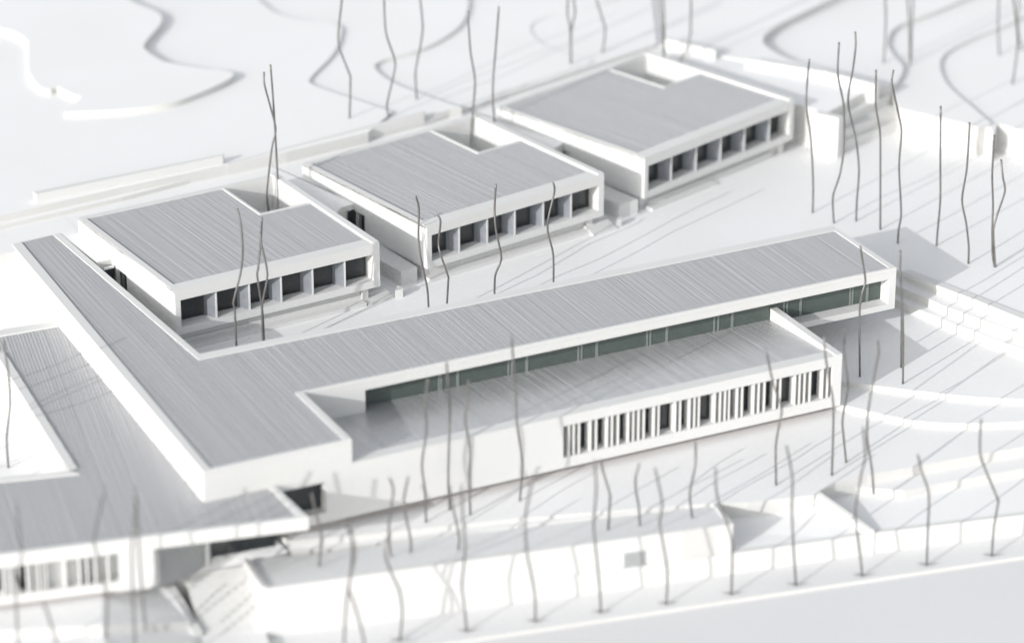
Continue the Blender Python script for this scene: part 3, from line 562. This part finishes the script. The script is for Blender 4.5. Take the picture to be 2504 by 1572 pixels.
WIRES = [
 # court on the right
 ([(5.151,22.065,-4.05),(5.101,22.109,-1.055),(4.769,22.222,3.143),(4.192,22.318,6.519),(4.337,22.554,8.675),(4.357,22.372,10.978)], 'leftmost wire tree of the right court, just right of the far pavilion', G_COURT),
 ([(5.564,19.007,-4.05),(5.388,19.08,-2.105),(5.429,19.075,-1.065),(5.783,18.69,0.884),(6.079,18.692,3.315),(5.961,18.806,7.403),(5.178,18.787,10.589),(5.329,19.031,13.511)], 'wavy wire tree crossing a taller one, second from the left on the right court', G_COURT),
 ([(7.638,18.531,-4.05),(7.648,18.561,-1.912),(7.667,18.455,1.045),(7.312,18.619,3.95),(6.63,19.176,7.574),(6.781,18.806,10.927),(6.915,18.745,12.945),(7.02,19.084,14.229)], 'tallest wavy wire tree of the right court, third from the left', G_COURT),
 ([(8.54,15.821,-4.05),(8.199,15.989,4.708),(7.993,16.082,6.348),(7.535,16.009,8.282),(7.594,16.285,11.414)], 'nearly straight wire tree above the end of the long roof', G_COURT),
 ([(8.242,12.414,-4.05),(8.246,12.391,-2.662),(8.395,12.341,-1.016),(7.945,12.378,3.566),(8.065,12.42,6.78),(7.766,12.661,8.564),(7.001,12.665,11.298),(7.058,12.868,11.82),(7.234,12.931,12.568)], 'wire tree with a hooked tip whose foot stands in the roof shadow', G_COURT),
 ([(11.036,10.35,-4.05),(11.096,10.376,-2.445),(11.091,10.223,0.499),(10.916,10.294,4.183),(10.883,10.65,9.318)], 'straight wire tree right of the hooked one, foot at the edge of the roof shadow', G_COURT),
 ([(11.337,5.644,-4.05),(11.29,5.666,-2.356),(11.005,5.859,-0.127),(10.659,6.221,2.038),(10.764,5.921,4.952),(10.851,6.011,7.309),(11.029,6.27,9.261)], 'wire tree bent inwards at mid height, foot at the tip of the roof shadow', G_COURT),
 ([(13.002,3.952,-4.05),(12.78,4.074,-2.855),(12.607,4.132,-0.395),(12.689,4.358,1.941),(12.37,4.31,4.837),(12.305,4.259,8.539)], 'rightmost straight wire tree of the right court', G_COURT),
 ([(13.069,3.918,-4.05),(12.896,4.02,-2.447),(12.7,4.072,-0.39),(13.049,4.127,0.947),(13.46,3.775,3.224),(13.152,3.799,4.679),(13.184,4.259,6.113)], 'short wire tree forking out to the right from the rightmost straight one', G_COURT),
 # plaza below the bar
 ([(-7.006,-5.821,-6.45),(-7.184,-5.718,-2.27),(-7.258,-5.72,0.088),(-7.228,-5.912,1.322),(-6.888,-5.823,2.304),(-7.123,-5.831,3.587),(-7.611,-5.92,5.672)], 'kinked wire tree in front of the right end of the long roof', G_PLAZA),
 ([(-2.933,-5.872,-6.45),(-3.043,-5.761,-2.308),(-3.162,-5.875,-0.669),(-3.319,-5.629,1.996),(-3.314,-5.461,3.094)], 'shorter of the two wire trees standing close together on the plaza', G_PLAZA),
 ([(-4.542,-8.658,-6.45),(-4.659,-8.565,-2.41),(-4.897,-8.537,0.735),(-5.267,-8.537,3.696),(-5.163,-8.205,5.691)], 'taller and nearer of the two wire trees standing close together on the plaza', G_PLAZA),
 # front terrace
 ([(-17.728,-18.874,-7.45),(-17.808,-18.832,-1.468),(-18.165,-18.674,0.781),(-18.722,-18.685,3.495),(-18.675,-18.384,4.835)], 'wire tree in front of the right end wall of the hall', G_FRONT),
 ([(-15.488,-17.444,-7.45),(-15.756,-17.325,-5.214),(-15.9,-17.237,-3.511),(-15.719,-17.563,-0.58),(-15.809,-17.343,0.846),(-16.028,-17.175,2.688),(-16.198,-17.559,4.659)], 'bent wire tree just right of the hall corner, crossing the white risers', G_FRONT),
 ([(-16.433,-23.124,-7.45),(-16.664,-22.996,-5.144),(-17.11,-22.808,-2.51),(-17.208,-22.941,0.166),(-16.733,-22.923,3.367),(-16.609,-23.1,4.876),(-16.884,-23.308,6.18)], 'wire tree leaning right with a hooked top, right of the hall', G_FRONT),
 ([(-22.6,-18.361,-7.45),(-22.727,-18.3,-4.0),(-22.509,-18.345,-2.155),(-22.27,-18.25,-0.755),(-23.069,-18.141,1.594),(-23.574,-17.712,4.465)], 'wire tree leaning left across the right half of the louvred window', G_FRONT),
 ([(-31.521,-20.679,-7.45),(-31.77,-20.546,-5.058),(-31.463,-20.711,-2.834),(-31.285,-20.487,-1.87),(-31.463,-20.679,-0.572)], 'short wire tree below the middle of the louvred window', G_FRONT),
 ([(-50.243,-11.592,-7.45),(-50.301,-11.553,-4.542),(-50.496,-11.48,-2.317),(-50.045,-11.44,0.495),(-50.194,-11.58,2.767),(-50.027,-11.735,4.962)], 'leftmost tall wire tree against the blank hall wall', G_FRONT),
 ([(-47.675,-10.542,-7.45),(-47.773,-10.482,-4.862),(-47.702,-10.547,-1.513),(-47.521,-10.371,1.309),(-47.734,-10.472,3.585),(-47.841,-10.502,5.43)], 'straight wire tree reaching up to the green ribbon window', G_FRONT),
 ([(-46.624,-12.043,-7.45),(-46.665,-12.014,-4.05),(-46.636,-12.059,-1.451),(-47.038,-12.085,0.848),(-46.769,-11.934,2.909),(-46.713,-12.057,4.217)], 'third wire tree from the left before the blank hall wall, bent left', G_FRONT),
 ([(-42.089,-11.633,-7.45),(-41.9,-11.698,-4.898),(-41.933,-11.761,-3.742),(-42.364,-11.648,-0.36),(-42.314,-11.398,1.729),(-42.592,-11.509,4.754),(-42.78,-11.588,7.068)], 'tallest wire tree before the hall, tip over the long upper roof', G_FRONT),
 ([(-55.257,-15.944,-7.65),(-55.377,-15.839,-4.693),(-55.236,-16.06,-2.806),(-54.977,-15.93,-1.479),(-55.215,-15.79,-0.48)], 'wire tree with a bent tip beside the hall corner next to the canopy', G_FRONT),
 ([(-53.641,-15.949,-7.3),(-53.59,-15.948,-6.16),(-54.001,-15.831,-3.561),(-53.928,-15.551,-2.617),(-53.677,-15.832,-0.738)], 'bow shaped wire tree on the planter strip, left part', G_FRONT),
 ([(-50.382,-17.509,-7.3),(-50.258,-17.567,-6.186),(-50.307,-17.53,-5.459),(-50.694,-17.032,-2.683),(-50.891,-17.239,-1.457)], 'thin leaning wire tree on the planter strip below the straight tall one', G_FRONT),
 ([(-38.402,-19.537,-7.3),(-38.309,-19.583,-4.734),(-38.302,-19.551,-4.014),(-38.636,-19.093,-2.31),(-38.96,-19.256,-1.068)], 'wire tree on the planter strip below the left end of the louvred window', G_FRONT),
 ([(-35.887,-20.086,-7.3),(-36.013,-20.053,-5.418),(-36.224,-19.913,-3.957),(-36.384,-20.169,-2.701),(-36.071,-20.11,-1.7)], 'short curved wire tree on the planter strip above the grey square', G_FRONT),
 ([(-60.806,-14.879,-7.3),(-60.57,-14.95,-4.976),(-60.718,-15.033,-3.814),(-61.019,-14.641,-1.762),(-61.098,-14.544,-1.069)], 'short wire tree in front of the dark window under the canopy', G_FRONT),
 # street
 ([(-31.636,-27.087,-10.85),(-31.649,-27.054,-7.224),(-31.746,-27.097,-6.079),(-32.127,-26.697,-4.349),(-32.641,-26.479,-2.874),(-32.995,-26.566,-1.305),(-32.821,-26.202,-0.067)], 'street wire tree passing the left end of the sunken patio', G_STREET),
 ([(-26.453,-28.089,-10.85),(-26.697,-27.909,-7.632),(-26.995,-27.934,-4.24),(-26.992,-27.807,-1.385),(-27.371,-27.399,1.12)], 'street wire tree rising through the middle of the sunken patio', G_STREET),
 ([(-21.064,-29.101,-10.85),(-21.314,-28.972,-8.784),(-21.683,-28.805,-6.178),(-21.866,-28.918,-4.609),(-21.45,-28.892,-1.787),(-21.27,-29.039,-0.307),(-21.727,-29.207,2.216)], 'bowed street wire tree crossing the slanting patio wall', G_STREET),
 ([(-15.653,-29.872,-10.85),(-15.681,-29.799,-7.493),(-15.841,-29.892,-4.446),(-16.348,-29.552,-2.643),(-16.575,-29.175,-1.221)], 'second street wire tree from the right', G_STREET),
 ([(-10.237,-30.859,-10.85),(-10.227,-30.885,-8.267),(-10.033,-30.959,-6.035),(-10.238,-31.096,-5.553),(-11.417,-30.347,-2.293),(-11.564,-30.189,-0.86),(-11.826,-30.537,1.358)], 'rightmost street wire tree, strongly bent to the left', G_STREET),
 ([(-36.862,-26.198,-10.85),(-36.855,-26.206,-7.848),(-37.246,-25.938,-4.957),(-37.315,-25.694,-3.965),(-37.301,-25.995,-2.021),(-37.749,-25.581,0.765)], 'street wire tree just right of the grey square', G_STREET),
 ([(-41.969,-25.128,-10.85),(-42.108,-25.056,-8.227),(-42.388,-24.896,-4.956),(-42.414,-24.635,-3.265),(-42.379,-24.915,-0.271),(-42.494,-24.808,2.197)], 'street wire tree just left of the grey square', G_STREET),
 ([(-47.059,-24.126,-10.85),(-47.104,-24.057,-8.221),(-47.626,-23.939,-5.246),(-47.711,-23.746,-3.514),(-47.662,-23.643,-1.781),(-47.359,-24.221,1.615)], 'street wire tree at the right end of the bright white wall', G_STREET),
 ([(-52.358,-23.15,-10.85),(-52.56,-23.015,-8.116),(-52.701,-23.032,-6.623),(-52.51,-23.259,-3.682),(-52.54,-22.923,-0.978),(-52.719,-23.11,1.625)], 'street wire tree in front of the middle of the bright white wall', G_STREET),
 ([(-57.488,-22.169,-10.85),(-57.29,-22.27,-8.399),(-57.423,-22.159,-6.614),(-57.843,-21.755,-5.27),(-58.338,-21.751,-3.72),(-58.313,-21.645,-3.063),(-58.054,-21.414,-2.238)], 'short s shaped street wire tree in front of the bright white wall', G_STREET),
 ([(-63.103,-24.254,-10.85),(-62.84,-24.343,-6.343),(-62.652,-24.578,-3.794),(-62.131,-24.666,-1.348),(-62.185,-24.545,-0.065),(-62.83,-24.634,1.693)], 'left one of the two crossing street wire trees', G_STREET),
 ([(-61.397,-24.902,-10.85),(-61.659,-24.769,-7.854),(-62.243,-24.445,-5.021),(-62.42,-24.115,-4.253),(-62.251,-24.473,-1.481),(-62.234,-24.398,0.922)], 'right one of the two crossing street wire trees', G_STREET),
 # court behind the bar
 ([(-54.872,15.284,-4.05),(-54.917,15.311,0.862),(-54.988,15.35,1.63),(-54.303,15.226,4.228),(-54.164,14.941,6.214),(-54.22,14.98,8.481),(-54.313,15.458,9.828)], 'single wire tree in front of the second pane of the left pavilion', G_PAV),
 ([(-52.48,15.216,-4.05),(-52.498,15.282,0.582),(-52.067,14.89,3.731),(-52.417,15.198,6.544),(-52.383,15.395,7.376)], 'shorter of the two crossed wire trees before the left pavilion', G_PAV),
 ([(-52.32,15.504,-4.05),(-52.329,15.555,-0.142),(-52.691,15.604,3.384),(-52.607,15.563,4.151),(-52.265,15.665,6.339),(-52.25,15.251,8.692)], 'taller of the two crossed wire trees before the left pavilion', G_PAV),
 ([(-36.918,15.816,-4.05),(-37.005,15.901,-0.976),(-37.515,16.023,1.837),(-37.616,16.269,3.722),(-37.535,16.286,6.426),(-37.897,16.075,7.654)], 'wire tree in front of the left corner of the middle pavilion', G_PAV),
 ([(-35.308,15.803,-4.05),(-35.105,15.743,-0.495),(-35.148,15.647,-0.053),(-35.741,15.963,2.109),(-35.777,16.204,3.006),(-35.738,15.826,5.096),(-35.959,16.019,5.65)], 'zigzag wire tree in front of the first pane of the middle pavilion', G_PAV),
 ([(-30.556,16.019,-4.05),(-30.518,15.999,-1.093),(-30.03,15.742,0.623),(-30.549,15.754,3.368),(-30.539,16.01,5.236),(-30.452,15.931,7.477)], 'kinked wire tree in front of the third pane of the middle pavilion', G_PAV),
 ([(-24.732,16.245,-4.05),(-24.734,16.28,-0.319),(-25.208,16.427,1.914),(-25.199,16.298,3.352),(-24.619,16.327,5.609),(-24.838,16.152,6.5)], 'shiny kinked wire tree in front of the fifth pane of the middle pavilion', G_PAV),
 ([(-41.937,38.859,-1.55),(-42.017,38.907,0.596),(-41.543,38.651,4.703),(-41.118,38.665,6.253),(-41.259,38.547,7.332),(-41.965,38.851,10.775),(-41.812,39.232,11.828)], 'curved wire tree in the roof notch of the left pavilion', G_PAV),
 ([(-40.951,38.927,-1.55),(-40.958,38.882,1.649),(-41.03,38.977,6.13),(-41.236,38.737,9.485),(-41.31,38.919,12.528)], 'taller straight wire tree in the roof notch of the left pavilion', G_PAV),
 ([(-18.56,45.302,-1.7),(-18.347,45.148,2.216),(-18.135,45.098,5.173),(-18.648,45.012,8.236),(-18.783,45.231,12.117)], 'left wire tree in the roof notch of the middle pavilion', G_PAV),
 ([(-16.299,44.166,-1.7),(-16.425,44.266,0.049),(-16.683,44.271,3.083),(-16.557,44.423,5.557),(-16.331,44.328,8.503),(-16.223,43.907,12.503)], 'right wire tree in the roof notch of the middle pavilion', G_PAV),
 ([(6.841,53.297,-1.75),(6.692,53.407,1.458),(6.458,53.43,4.155),(6.15,53.404,6.86),(6.202,53.762,9.376)], 'left straight wire tree in the roof notch of the right pavilion', G_PAV),
 ([(6.949,52.97,-1.75),(6.657,53.172,1.539),(6.538,53.058,4.259),(6.492,53.245,6.856),(6.54,53.396,8.559)], 'second straight wire tree in the roof notch of the right pavilion', G_PAV),
 ([(8.087,52.67,-1.75),(8.084,52.721,-0.334),(8.231,52.503,0.607),(8.834,52.268,2.146),(9.128,52.341,3.632),(8.889,52.027,8.178)], 'leaning wire tree at the right of the notch of the right pavilion', G_PAV),
 # field
 ([(-28.265,51.388,0.97),(-28.116,51.348,4.766),(-28.21,51.303,5.434),(-29.077,51.667,8.204),(-28.986,51.889,9.801),(-28.71,51.463,13.232),(-28.69,51.347,14.51)], 'leftmost wire tree of the back field, above the left pavilion', G_FIELD),
 ([(-24.679,50.344,0.97),(-24.81,50.404,2.18),(-24.123,50.158,5.348),(-24.02,50.243,6.577),(-24.827,50.397,9.403),(-24.824,50.656,12.883),(-24.691,50.808,14.067)], 'wavy wire tree in the back field, second from the left', G_FIELD),
 ([(-20.128,53.778,0.77),(-20.206,53.827,3.505),(-19.717,53.549,6.529),(-19.642,53.285,8.311),(-19.788,53.646,11.623),(-19.853,53.58,12.499)], 'wire tree in the back field, third from the left', G_FIELD),
 ([(-1.992,56.498,0.57),(-1.983,56.565,3.839),(-1.742,56.245,5.886),(-2.02,56.384,8.518)], 'right stem of the forked pair in the middle of the back field', G_FIELD),
 ([(-2.029,56.517,0.57),(-2.081,56.56,4.077),(-2.376,56.655,5.858),(-2.38,56.325,8.591)], 'left stem of the forked pair in the middle of the back field', G_FIELD),
 ([(2.547,58.399,0.25),(2.768,58.331,2.753),(2.391,58.373,4.138),(1.916,58.876,6.28),(1.758,58.966,7.605)], 'curved wire tree in the back field left of the far pavilion', G_FIELD),
 ([(27.443,45.422,-0.95),(27.467,45.453,3.792),(27.23,45.458,6.492),(26.933,45.374,8.329)], 'blurred wire tree in the field above the court trees', G_FIELD),
 ([(29.997,44.555,-0.95),(29.789,44.743,3.203),(29.263,44.78,7.715)], 'left stem of the blurred pair in the field at the upper right', G_FIELD),
 ([(30.885,45.782,-0.95),(30.827,45.849,3.589),(30.799,45.732,7.195)], 'right stem of the blurred pair in the field at the upper right', G_FIELD),
 ([(40.17,43.762,-1.35),(39.93,43.957,1.852),(39.71,43.871,6.407)], 'very blurred wire tree near the upper right corner, leftmost of three', G_FIELD),
 ([(36.596,36.155,-1.35),(36.848,36.096,3.036),(36.069,36.274,7.938),(35.977,36.561,9.174)], 'very blurred curved wire tree near the upper right corner, nearest of three', G_FIELD),
 ([(43.032,44.027,-1.35),(42.542,44.27,1.342),(42.541,44.366,5.829)], 'very blurred wire tree at the right frame edge of the field', G_FIELD),
 # lower left
 ([(-76.521,11.084,-6.95),(-76.508,11.057,-4.272),(-76.099,10.873,-1.27),(-76.156,10.625,1.458),(-76.253,10.871,3.598),(-76.222,10.932,4.305)], 'wire tree standing in the courtyard at the left edge', G_LEFT),
 ([(-85.716,-18.421,-8.0),(-85.906,-18.351,-6.705),(-85.897,-18.325,-4.619),(-85.891,-18.542,-1.734),(-85.374,-18.691,1.307),(-85.254,-18.642,1.938),(-85.561,-18.918,4.181),(-85.443,-18.725,5.517)], 'wire tree before the dark pane at the lower left corner', G_LEFT),
 ([(-83.191,-19.69,-8.0),(-83.495,-19.51,-5.328),(-83.905,-19.38,-3.199),(-84.223,-19.52,-2.288)], 'short leaning wire tree below the low wing window', G_LEFT),
 ([(-79.107,-17.865,-7.25),(-78.901,-17.952,-4.449),(-78.927,-17.993,-3.368),(-79.384,-17.495,-0.007),(-79.47,-17.622,1.113),(-78.656,-18.182,5.202)], 'wire tree leaning left with its top over the low roof, left of a dense pair', G_LEFT),
 ([(-77.552,-19.76,-8.0),(-77.541,-19.719,-3.214),(-77.488,-19.901,0.683),(-77.166,-19.812,2.631),(-77.017,-19.847,4.665)], 'straighter stem of the dense pair before the low wing', G_LEFT),
 ([(-76.131,-18.229,-7.25),(-76.205,-18.168,-5.011),(-76.308,-18.182,-2.162),(-76.392,-18.371,0.391),(-76.327,-18.032,4.533)], 'leaning stem of the dense pair before the low wing', G_LEFT),
 ([(-78.905,14.884,-6.95),(-79.134,14.982,-4.906),(-78.51,15.339,-2.863),(-78.553,15.574,-0.819),(-79.869,14.462,1.224),(-77.74,15.572,3.268)], 'courtyard wire tree just outside the left edge, farthest back', G_LEFT),
 ([(-80.214,12.866,-6.95),(-80.055,12.762,-4.785),(-80.523,12.81,-2.619),(-80.76,12.688,-0.454),(-79.291,12.528,1.711),(-81.441,11.728,3.876)], 'courtyard wire tree just outside the left edge, second from the back', G_LEFT),
 ([(-79.851,10.321,-6.95),(-79.956,10.12,-4.891),(-79.369,10.245,-2.833),(-80.289,9.66,-0.774),(-80.74,9.658,1.284),(-79.409,9.445,3.343)], 'courtyard wire tree just outside the left edge, third from the back', G_LEFT),
 ([(-80.623,6.978,-6.95),(-80.374,6.789,-4.86),(-80.594,7.252,-2.771),(-80.759,7.709,-0.681),(-80.668,6.462,1.408),(-80.847,5.82,3.498)], 'courtyard wire tree just outside the left edge, nearest', G_LEFT),
]
for pts, lab, grp in WIRES:
    wire_tree(pts, lab, grp, foot=(grp == G_STREET))
